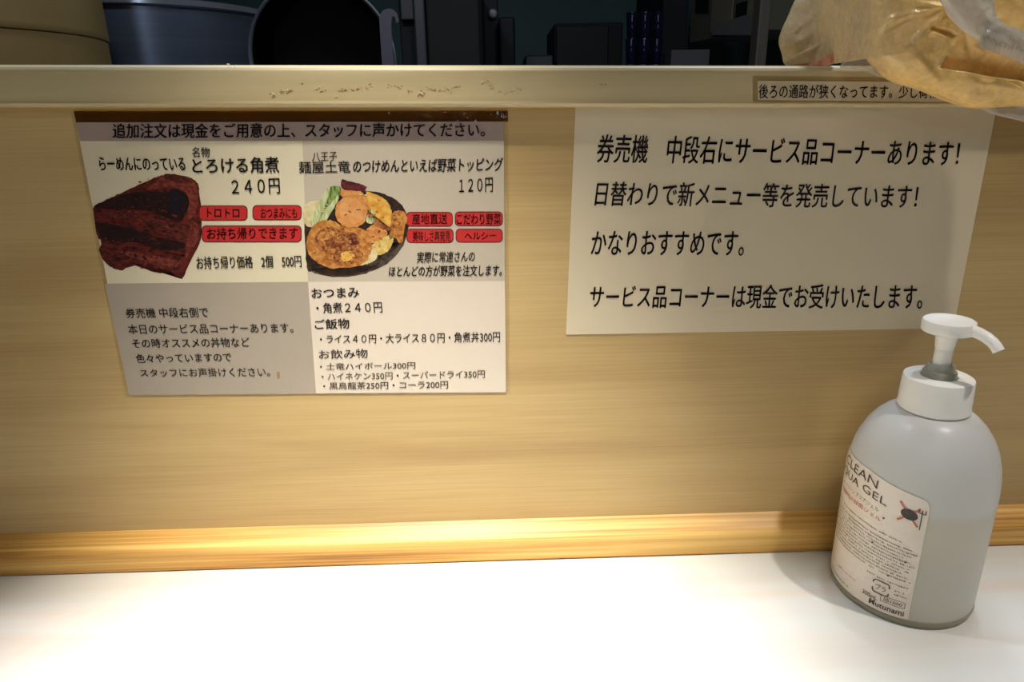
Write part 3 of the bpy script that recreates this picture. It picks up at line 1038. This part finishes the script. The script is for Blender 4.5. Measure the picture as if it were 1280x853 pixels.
def bagfilm(name, milk=0.22, rough=0.22, tint=(0.96, 0.95, 0.92)):
    m = film(name, a=0.03, rough=rough, bump=0.0025, bs=70, tint=tint)
    nt = m.node_tree
    N, L = nt.nodes, nt.links
    out = N['Material Output']
    prev = out.inputs[0].links[0].from_socket
    d = N.new('ShaderNodeBsdfTranslucent')
    d.inputs[0].default_value = (0.62, 0.58, 0.50, 1)
    d2 = N.new('ShaderNodeBsdfDiffuse')
    d2.inputs[0].default_value = (0.72, 0.69, 0.62, 1)
    mm = N.new('ShaderNodeMixShader')
    mm.inputs[0].default_value = 0.35
    L.new(d2.outputs[0], mm.inputs[1])
    L.new(d.outputs[0], mm.inputs[2])
    mx = N.new('ShaderNodeMixShader')
    mx.inputs[0].default_value = milk
    L.new(prev, mx.inputs[1])
    L.new(mm.outputs[0], mx.inputs[2])
    L.new(mx.outputs[0], out.inputs[0])
    return m


M_bag = bagfilm('clear_bag_film')
bag = empty('plastic_bag', (0.33, 0.02, 0.381), 'crumpled clear plastic bag of orange paper packets lying over the rail at top right', 'bag')


def ycb(px, py):  # the bag leans out over the rail's front edge towards the right
    t = min(max((px - 1000) / 90, 0), 1)
    t = t * t * (3 - 2 * t)
    return 0.022 - 0.070 * t


def sst(x, a, b):
    t = min(max((x - a) / (b - a), 0), 1)
    return t * t * (3 - 2 * t)


def seg(px, py, ax, ay, bx_, by_):
    """distance to a crease and how far along it"""
    dx, dy = bx_ - ax, by_ - ay
    t = min(max(((px - ax) * dx + (py - ay) * dy) / (dx * dx + dy * dy), 0), 1)
    return math.hypot(px - ax - dx * t, py - ay - dy * t), t


CREASES = [  # ax, ay, bx, by, width px, height m
    (1165, 8, 1118, 62, 4, .0022), (1162, 20, 1140, 50, 3, -.0020), (1160, 12, 1092, 30, 4, .0020), (1150, 0, 1085, 50, 5, -.0016),
    (1128, 8, 1150, 14, 3, .0030), (1168, 14, 1172, 44, 3, .0035), (1142, 38, 1166, 47, 3, -.0045), (1175, 52, 1154, 85, 2.5, .0026),
    (1185, 50, 1192, 66, 3, -.0022), (1196, 62, 1215, 75, 3, .0015), (1215, 66, 1206, 84, 3, -.0013), (1240, 74, 1230, 92, 3, .0016),
    (1102, 55, 1150, 100, 7, .0014), (1180, 100, 1265, 118, 5, .0010), (1130, 70, 1165, 108, 6, -.0010),
    (1020, 6, 990, 40, 4, .0020), (1060, 2, 1046, 40, 2.5, .0030), (1072, 0, 1052, 22, 2.0, .0026), (1046, 30, 1020, 70, 3, .0016),
    (1004, 62, 986, 74, 2.0, .0022), (1012, 58, 996, 72, 1.6, .0020), (1036, 56, 1048, 84, 3, -.0016), (1080, 10, 1072, 50, 4, -.0020),
    (1100, 22, 1078, 40, 3, .0018), (1000, 30, 982, 56, 3, -.0014), (1034, 40, 1076, 60, 4, .0012),
]


def folds(px, py):
    d = 0.0
    # deep pocket: sharp lower lip from (1153, 86) to the right, its bottom rising gently to the film above
    lip = 86 + (px - 1153) * 0.17
    up = 62 + (px - 1175) * 0.30 - 18
    if px > 1145:
        side = sst(px - (1175 - (py - 50) * 0.60), -1.5, 2.5)
        d -= 0.0085 * (1 - sst(py - lip, -2.0, 1.5)) * sst(py, up - 6, lip - 1) * side
    for ax, ay, bx_, by_, w, h in CREASES:
        q, t = seg(px, py, ax, ay, bx_, by_)
        if q < w * 2.6:
            d += h * math.exp(-(q / w) ** 2) * math.sin(math.pi * min(max(t, 0.08), 0.92)) ** 0.5
    return d


# fibrous paper packed tightly in clear film: tan tissue at the left, orange paper at the right
M_pack = mat('film_wrapped_paper', (0.5, 0.5, 0.5), 0.6, coat=0.55, coat_rough=0.13)
nt = M_pack.node_tree
N, L = nt.nodes, nt.links
b = N['Principled BSDF']
tc = N.new('ShaderNodeTexCoord')
sp = N.new('ShaderNodeSeparateXYZ')
L.new(tc.outputs['Object'], sp.inputs[0])
n1 = N.new('ShaderNodeTexNoise')
n1.inputs['Scale'].default_value = 42
n1.inputs['Detail'].default_value = 4
L.new(tc.outputs['Object'], n1.inputs['Vector'])
ma = N.new('ShaderNodeMath')
ma.operation = 'MULTIPLY_ADD'
ma.inputs[1].default_value = 0.05
L.new(n1.outputs['Fac'], ma.inputs[0])
L.new(sp.outputs['X'], ma.inputs[2])
mr = N.new('ShaderNodeMapRange')
mr.inputs['From Min'].default_value = 0.245
mr.inputs['From Max'].default_value = 0.275
L.new(ma.outputs[0], mr.inputs['Value'])
cm = N.new('ShaderNodeMix')
cm.data_type = 'RGBA'
cm.inputs['A'].default_value = (0.60, 0.44, 0.23, 1)
cm.inputs['B'].default_value = (0.90, 0.58, 0.19, 1)
L.new(mr.outputs[0], cm.inputs['Factor'])
n2 = N.new('ShaderNodeTexNoise')  # fibres and mottling
n2.inputs['Scale'].default_value = 150
n2.inputs['Detail'].default_value = 6
n2.inputs['Distortion'].default_value = 1.5
L.new(tc.outputs['Object'], n2.inputs['Vector'])
r2_ = N.new('ShaderNodeMapRange')
r2_.inputs['From Min'].default_value = 0.3
r2_.inputs['From Max'].default_value = 0.7
r2_.inputs['To Min'].default_value = 0.84
r2_.inputs['To Max'].default_value = 1.08
L.new(n2.outputs['Fac'], r2_.inputs['Value'])
vm = N.new('ShaderNodeVectorMath')
vm.operation = 'SCALE'
L.new(cm.outputs['Result'], vm.inputs[0])
L.new(r2_.outputs[0], vm.inputs['Scale'])
L.new(vm.outputs[0], b.inputs['Base Color'])
n3 = N.new('ShaderNodeTexNoise')  # crinkled film
n3.inputs['Scale'].default_value = 60
n3.inputs['Detail'].default_value = 3
n3.inputs['Distortion'].default_value = 0.8
L.new(tc.outputs['Object'], n3.inputs['Vector'])
bp = N.new('ShaderNodeBump')
bp.inputs['Distance'].default_value = 0.004
L.new(n3.outputs['Fac'], bp.inputs['Height'])
L.new(bp.outputs[0], b.inputs['Coat Normal'])

o = pillow('paper_packet', [(974, 48), (985, 20), (1000, -8), (1040, -40), (1150, -50), (1260, -60), (1370, -40), (1375, 60), (1350, 140), (1310, 136), (1268, 133), (1238, 135), (1213, 135), (1185, 127), (1150, 113), (1114, 101), (1094, 83), (1078, 67), (1052, 66), (1038, 76), (1026, 82.5), (1004, 83), (983, 82), (977, 66)],
           ycb, 0.018, 0.012, M_pack, bag, amp=0.0016, freq=40, ridge=0.0011, rf=30, seed=21, rings=110, edge=0.5, fold=folds, k=10)
o['label'] = 'crinkled paper, tan at the left and orange at the right, under tight clear film'
# loose film hanging below, over the rail edge and past the packet
o = pillow('film', [(1050, 84), (1054, 74), (1062, 64), (1085, 62), (1120, 88), (1104, 97), (1080, 88), (1055, 86)],
           lambda a, b_: -0.022, 0.002, 0.002, bagfilm('loose_film', 0.30, 0.2, (0.93, 0.86, 0.74)), bag, amp=0.0006, freq=60, ridge=0.0006, rf=60, seed=41, rings=16)
o = pillow('film', [(1222, 128), (1250, 108), (1280, 100), (1345, 112), (1352, 172), (1310, 160), (1270, 150), (1236, 141)],
           lambda a, b_: -0.045, 0.003, 0.003, bagfilm('hem_film', 0.62, 0.2, (0.95, 0.93, 0.88)), bag, amp=0.0012, freq=70, ridge=0.0016, rf=70, seed=43, rings=24)
o['label'] = 'whitish film hem'
# red print on the bag
M_redp = mat('faded_red_print', (0.50, 0.10, 0.06), 0.5, nscale=200, color2=(0.55, 0.25, 0.15))
q = [(1010, 82), (1016, 76), (1022, 78), (1030, 72), (1040, 68), (1048, 70), (1042, 76), (1036, 82), (1024, 81)]
lp = smooth_loop(q, 4)
vs = [hit(a, b, 1, -0.011) for a, b in lp]
mesh('red_print', vs + [v + Vector((0, 0.0004, 0)) for v in vs], [tuple(range(len(vs)))] + [tuple(range(len(vs), 2 * len(vs)))[::-1]], M_redp, bag)
o = pillow('film', [(1172, -20), (1180, 6), (1200, 34), (1222, 50), (1262, 66), (1340, 90), (1345, 66), (1300, 50), (1262, 36), (1236, 20), (1222, -6), (1215, -25)],
           lambda a, b: -0.078, 0.004, 0.003, bagfilm('folded_film', 0.62, 0.25), bag, amp=0.0015, freq=60, ridge=0.002, rf=50, seed=31, rings=30)
o['label'] = 'whitish doubled-over film'
# crimped seam of the bag
sp = [hit(a, b, 1, -0.084) for a, b in [(1226, 44), (1236, 48), (1250, 53), (1275, 63), (1310, 77), (1350, 96)]]
M_crimp = bagfilm('crimped_film', 0.55, 0.2)
vs, fs = [], []
K = 150
for i in range(K + 1):
    t = i / K * (len(sp) - 1)
    a = int(min(t, len(sp) - 2))
    P = sp[a].lerp(sp[a + 1], t - a)
    wv = 0.0012 * math.sin(i * 1.15)
    for j in range(5):
        s = j / 4
        vs.append(P + Vector((0.004 * s, wv + 0.004 * s, 0.014 * s)) - Vector((0, 0, .006)))
for i in range(K):
    for j in range(4):
        a = i * 5 + j
        fs.append((a, a + 5, a + 6, a + 1))
o = mesh('crimped_seam', vs, fs, M_crimp, bag, True)

# ------------------------------------------------------------------ kitchen beyond
M_steel = mat('brushed_steel', (0.15, 0.18, 0.24), 0.33, metal=0.9, nscale=3, namp=0.25, stretch=(1, 1, 30))
M_steel2 = mat('dull_steel', (0.16, 0.16, 0.18), 0.45, metal=0.6, nscale=4, namp=0.2)
M_gold = mat('golden_metal', (0.20, 0.13, 0.038), 0.5, metal=0.1, nscale=5, namp=0.2)
M_black = mat('black_iron', (0.004, 0.0045, 0.0055), 0.6, spec=0.25, nscale=6, namp=0.3)
M_darkp = mat('dark_cabinet', (0.008, 0.009, 0.010), 0.7, spec=0.2, nscale=3, namp=0.3)
M_kshelf = mat('kitchen_worktop_steel', (0.12, 0.12, 0.12), 0.5, metal=0.7, nscale=5, namp=0.2)
kt = box('kitchen_worktop', (-1.6, 0.13, 0.02), (1.6, 1.04, 0.06), M_kshelf, bevel=0.002)
tag(kt, 'low steel kitchen worktop hidden behind the rail under the pots', 'worktop')
kb = box('back_worktop', (-1.9, 1.25, 0.31), (2.3, 2.98, 0.35), M_kshelf, bevel=0.002)
tag(kb, 'rear steel kitchen worktop along the teal wall', 'worktop')


def pot(name, px_edge, side, yc, r, ztop, m, rib=None):
    e = hit(px_edge, 40, 1, yc)
    cx = e.x - side * r * 1.03
    prof = [(0, 0.062), (r * 0.97, 0.062), (r * 0.99, 0.068), (r, 0.09)]
    if rib:
        for z in rib:
            prof += [(r, z - 0.004), (r + 0.002, z - 0.001), (r + 0.0025, z + 0.0005), (r + 0.0005, z + 0.0035), (r, z + 0.006)]
    prof += [(r, ztop - 0.004)]
    return cx, prof


# golden pot, left
r1 = 0.16
cx1, prof = pot('a', 119, 1, 0.40, r1, 0.56, M_gold)
zr = hit(0, 28, 1, 0.26).z
prof = [(0, 0.062), (r1 * .97, .062), (r1 * 0.985, 0.09), (r1 * 0.988, zr - 0.001), (r1 * 0.988, zr), (r1 * 0.997, zr + 0.0006), (r1 * 1.001, zr + 0.003), (r1 * 1.0, zr + 0.008), (r1, zr + 0.02), (r1, 0.58), (r1 * .97, 0.58), (r1 * .95, 0.10), (0, 0.10)]
gp = empty('stockpot', (cx1, 0.40, 0.06), 'golden brown stockpot with a raised seam, at the far left', 'pot')
lathe('body', prof, cx1, 0.40, M_gold, gp, n=96)
lathe('lid', [(0, 0.60), (0.02, 0.598), (r1 * .9, 0.592), (r1 * 1.02, 0.585), (r1 * 1.02, 0.5805), (0, 0.5805)], cx1, 0.40, M_gold, gp, n=64)

# steel pot
r2 = 0.20
c2 = hit(195, 40, 1, 0.80)
zrim = hit(185, 2, 1, 0.80 - r2).z
sp_ = empty('stockpot', (c2.x, 0.80, 0.06), 'large blue-grey steel stockpot standing behind the golden pot', 'pot')
lathe('body', [(0, .062), (r2 * .97, .062), (r2 * .985, .09), (r2 * 0.985, zrim - 0.002), (r2 * .965, zrim - .002), (r2 * .95, .12), (0, .12)], c2.x, 0.80, M_steel, sp_, n=96)
lathe('rim', [(r2 * .965, zrim - .003), (r2 * 0.99, zrim - .003), (r2 * 1.012, zrim), (r2 * 1.012, zrim + 0.007), (r2 * .99, zrim + .009), (r2 * .965, zrim + 0.006)], c2.x, 0.80, mat('polished_rim', (0.45, 0.48, 0.55), .25, metal=.9), sp_, n=96, closed=True)

# round black pan standing on its edge
pc = hit(404, 76, 1, 0.44)
rp = (hit(496, 76, 1, 0.44) - hit(312, 76, 1, 0.44)).length / 2
rotp = Matrix.Rotation(math.radians(90 + 8), 3, 'X')
pan = empty('frying_pan', (pc.x, 0.44, 0.06), 'round black pan with thin steel rim standing on edge behind the rail', 'pan')
zc = pc.z
lathe('bowl', [(rp * .97, 0.0), (rp * .93, -0.02), (rp * .8, -0.045), (rp * .5, -0.06), (0.0001, -0.063), (0.0001, -0.066), (rp * .5, -0.063), (rp * .82, -0.048), (rp * .95, -0.022), (rp * .985, 0)], pc.x, 0.44, M_black, pan, n=80, z0=zc, rot=rotp)
lathe('rim', [(rp * .955, -0.002), (rp * .985, -0.004), (rp * 1.0, 0.001), (rp * .985, 0.005), (rp * .96, 0.003)], pc.x, 0.44, mat('pan_rim_steel', (0.20, 0.21, 0.25), .4, metal=.5), pan, n=96, z0=zc, rot=rotp, closed=True)
# pan rests on the worktop through a wire stand
tube('stand', [(pc.x - .05, 0.45, 0.062), (pc.x - .05, 0.47, zc - rp * .9), (pc.x + .05, 0.47, zc - rp * .9), (pc.x + .05, 0.45, 0.062)], [.004] * 4, M_steel2, pan, n=8)


def bx(px0, py0, px1, py1, Y, depth, zb=None, bevel=0.003):
    a, b = hit(px0, (py0 + py1) / 2, 1, Y), hit(px1, (py0 + py1) / 2, 1, Y)
    top = hit((px0 + px1) / 2, py0, 1, Y).z
    bot = zb if zb is not None else hit((px0 + px1) / 2, py1, 1, Y).z
    return (a.x, Y, bot), (b.x, Y + depth, top), bevel


# bent steel strap (handle) beside the pan
hp = [(474, 90), (474, 24), (476, 16), (480, 12), (486, 10.5), (492, 12), (496.5, 17), (498.5, 27), (496, 29), (493.5, 21), (491, 20), (489.5, 24), (489, 34), (490, 90)]
hv = [hit(a, b, 1, 0.41) for a, b in hp]
hv[0].z = hv[-1].z = 0.062
nn = len(hv)
vs = hv + [v + Vector((0, 0.003, 0)) for v in hv]
fs = [tuple(range(nn)), tuple(range(nn, 2 * nn))[::-1]] + [(i, (i + 1) % nn, (i + 1) % nn + nn, i + nn) for i in range(nn)]
hk = mesh('steel_hook', vs, fs, mat('strap_steel', (0.10, 0.10, 0.13), .45, metal=.5))
tag(hk, 'upright bent steel strap with hooked top beside the black pan', 'hook')

# tall refrigerator-like cabinet with stainless post
lo, hi, bv = bx(498, -40, 602, 80, 1.3, 0.5, 0.35)
cab = empty('kitchen_cabinet', (lo[0], 1.3, 0.35), 'tall dark cabinet with pale steel edge strips behind the steel strap', 'cabinet')
box('body', (lo[0], lo[1] + .012, lo[2]), hi, M_darkp, cab, bevel=.004)
l2, h2, _ = bx(517, -40, 531, 80, 1.285, 0.02, 0.352)
box('edge_strip', l2, h2, mat('edge_strip_steel', (0.035, 0.035, 0.045), .4, metal=.2), cab, bevel=.004)
l2, h2, _ = bx(532.5, -40, 599, 80, 1.29, 0.02, 0.352)
box('door', l2, h2, mat('cabinet_door_paint', (0.012, 0.013, 0.011), .7, spec=.2), cab, bevel=.006)
l2, h2, _ = bx(499, -40, 516, 25, 1.292, 0.02, None)
box('edge_strip', l2, h2, mat('edge_strip_dark', (0.014, 0.015, 0.013), .5), cab, bevel=.003)

# black thing beside the cabinet
lo, hi, bv = bx(624, 21, 644, 80, 1.7, 0.2, 0.352)
o = box('black_canister', lo, hi, M_black, bevel=.008, seg=3)
tag(o, 'black upright canister left of the teal wall', 'canister')
lo, hi, bv = bx(604, -30, 623, 80, 1.75, 0.3, 0.352)
o = box('dark_column', lo, hi, M_black, bevel=.004)
tag(o, 'narrow black column between tall cabinet and teal wall', 'column')
clm = o
o = lathe('knob', [(0, 0), (.012, .001), (.014, .006), (.010, .012), (0, .014)], *hit(616, 17, 1, 1.745).xy, mat('knob_grey', (0.15, 0.16, 0.17), .4), clm, n=24, z0=hit(616, 17, 1, 1.735).z, rot=Matrix.Rotation(math.radians(90), 3, 'X'))
o['label'] = 'small grey knob'

# black box (microwave like)
lo, hi, bv = bx(693, 28, 779, 80, 2.0, 0.35, 0.352)
o = empty('appliance_box', (lo[0], 2.0, 0.35), 'low black rectangular appliance in front of the teal wall', 'appliance')
box('body', (lo[0], 2.01, lo[2]), hi, M_darkp, o, bevel=.006)
box('front_panel', (lo[0] + .006, 2.0, lo[2] + .01), (hi[0] - .05, 2.012, hi[2] - .01), M_black, o, bevel=.003)
lo, hi, bv = bx(656, 69, 692, 80, 1.95, 0.2, 0.352)
o = box('dark_tray', lo, hi, mat('dark_blue_plastic', (0.008, 0.010, 0.018), .4), bevel=.006)
tag(o, 'low dark tray left of the black appliance', 'tray')

# tall dark unit right of the teal wall
lo, hi, bv = bx(828, -40, 862, 80, 2.2, 0.5, 0.352)
o = box('dark_unit', lo, hi, M_darkp, bevel=.006)
tag(o, 'tall dark unit between teal wall and pale cabinet', 'cabinet')

# stacks of blue tinted glasses
M_glass = plastic('dark_blue_glass', (0.004, 0.006, 0.022), 0.2, 0.06)
rg = 0.017


def glass_mesh():
    o = lathe('drinking_glass', [(0, 0.0), (rg * .72, 0.0), (rg * .76, 0.004), (rg, 0.062), (rg * .97, 0.0635), (rg * .93, 0.062), (rg * .70, 0.008), (0, 0.007)], 0, 0, M_glass, n=28)
    return o


g0 = glass_mesh()
first = True
cols = [(789, 1.55, 'leftmost'), (805, 1.55, 'middle'), (821, 1.56, 'rightmost')]
words = ['bottom', 'second from the bottom', 'third from the bottom', 'topmost']
for ci, (px, Y, w) in enumerate(cols):
    c = hit(px, 60, 1, Y)
    for k in range(4):
        o = g0 if first else g0.copy()
        if not first:
            COL.objects.link(o)
        first = False
        o.location = (c.x, Y, 0.3505 + k * 0.0660)
        tag(o, '%s glass in the %s stack of dark blue tumblers' % (words[k], w), 'glass', 'stacked blue tumblers on the rear worktop')

# small grey box
lo, hi, bv = bx(839, 62, 887, 80, 1.5, 0.10, 0.352)
o = box('grey_box', lo, hi, mat('grey_card', (0.045, 0.040, 0.045), .7), bevel=.002)
tag(o, 'small mauve-grey box showing just above the rail', 'box')

# pale cabinet hung at an angle with dark openings
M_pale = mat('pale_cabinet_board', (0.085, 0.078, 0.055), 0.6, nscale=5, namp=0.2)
a = hit(862, 53, 1, 2.1)
b = hit(952, 37, 1, 1.6)
pcab = empty('wall_cabinet', (a.x, 2.1, a.z), 'pale wall cabinet with dark openings above the dark gap', 'cabinet')


def slab(name, A, B, z0a, z0b, z1, th, m, parent, back=0.0):
    d = (B - A)
    d.z = 0
    nrm = Vector((-d.y, d.x, 0)).normalized()
    vs = []
    for z in (0, 1):
        for P, zz in ((A, z0a), (B, z0b)):
            for s in (0, 1):
                vs.append(Vector((P.x, P.y, zz if z == 0 else z1)) + nrm * (s * th + back))
    fs = [(0, 1, 3, 2), (4, 6, 7, 5), (0, 2, 6, 4), (1, 5, 7, 3), (0, 4, 5, 1), (2, 3, 7, 6)]
    return mesh(name, vs, fs, m, parent)


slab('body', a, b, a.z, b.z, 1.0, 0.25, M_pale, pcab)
L_ = lambda t: a.lerp(b, t)


def ph(px, py, t):  # height read on the leaning front
    P = L_(t)
    return hit(px, py, 1, P.y).z


def opening(px0, px1, py0, py1, m, nm, back=-0.004):
    # parameters along the front
    def tt(px):
        lo_, hi_ = 0.0, 1.0
        for _ in range(30):
            mid = (lo_ + hi_) / 2
            P = L_(mid)
            v = P - O
            x = 640 + FPX * v.dot(CR) / v.dot(CF)
            if x < px:
                lo_ = mid
            else:
                hi_ = mid
        return lo_
    t0, t1 = tt(px0), tt(px1)
    A, B = L_(t0), L_(t1)
    zl = hit(px0, py1, 1, A.y).z
    zr_ = hit(px1, py1, 1, B.y).z
    zt = hit(px0, py0, 1, A.y).z
    slab(nm, A, B, zl, zr_, zt, 0.003, m, pcab, back)


opening(868, 884, -20, 16, M_black, 'opening')
opening(919, 932, 5, 31, M_black, 'opening')
opening(889, 915, -20, 40, mat('cabinet_door_board', (0.15, 0.13, 0.09), .6, nscale=5, namp=.2), 'door', -0.006)
opening(934, 948, -20, 28, MATS['cabinet_door_board'], 'door', -0.006)
opening(892, 950, 31, 44, mat('cabinet_sill', (0.12, 0.12, 0.12), .5), 'lower_edge', -0.009)

# wooden post and dark gap
lo, hi, bv = bx(950, -60, 964, 80, 1.35, 0.05, 0.352)
o = box('wooden_post', lo, hi, mat('brown_post_wood', (0.075, 0.06, 0.04), .6, nscale=20, namp=.25, stretch=(4, 4, .4)), bevel=.003)
tag(o, 'slim brown wooden post standing left of the plastic bag', 'post')

bpy.data.objects.remove(_to)
bpy.context.view_layer.update()
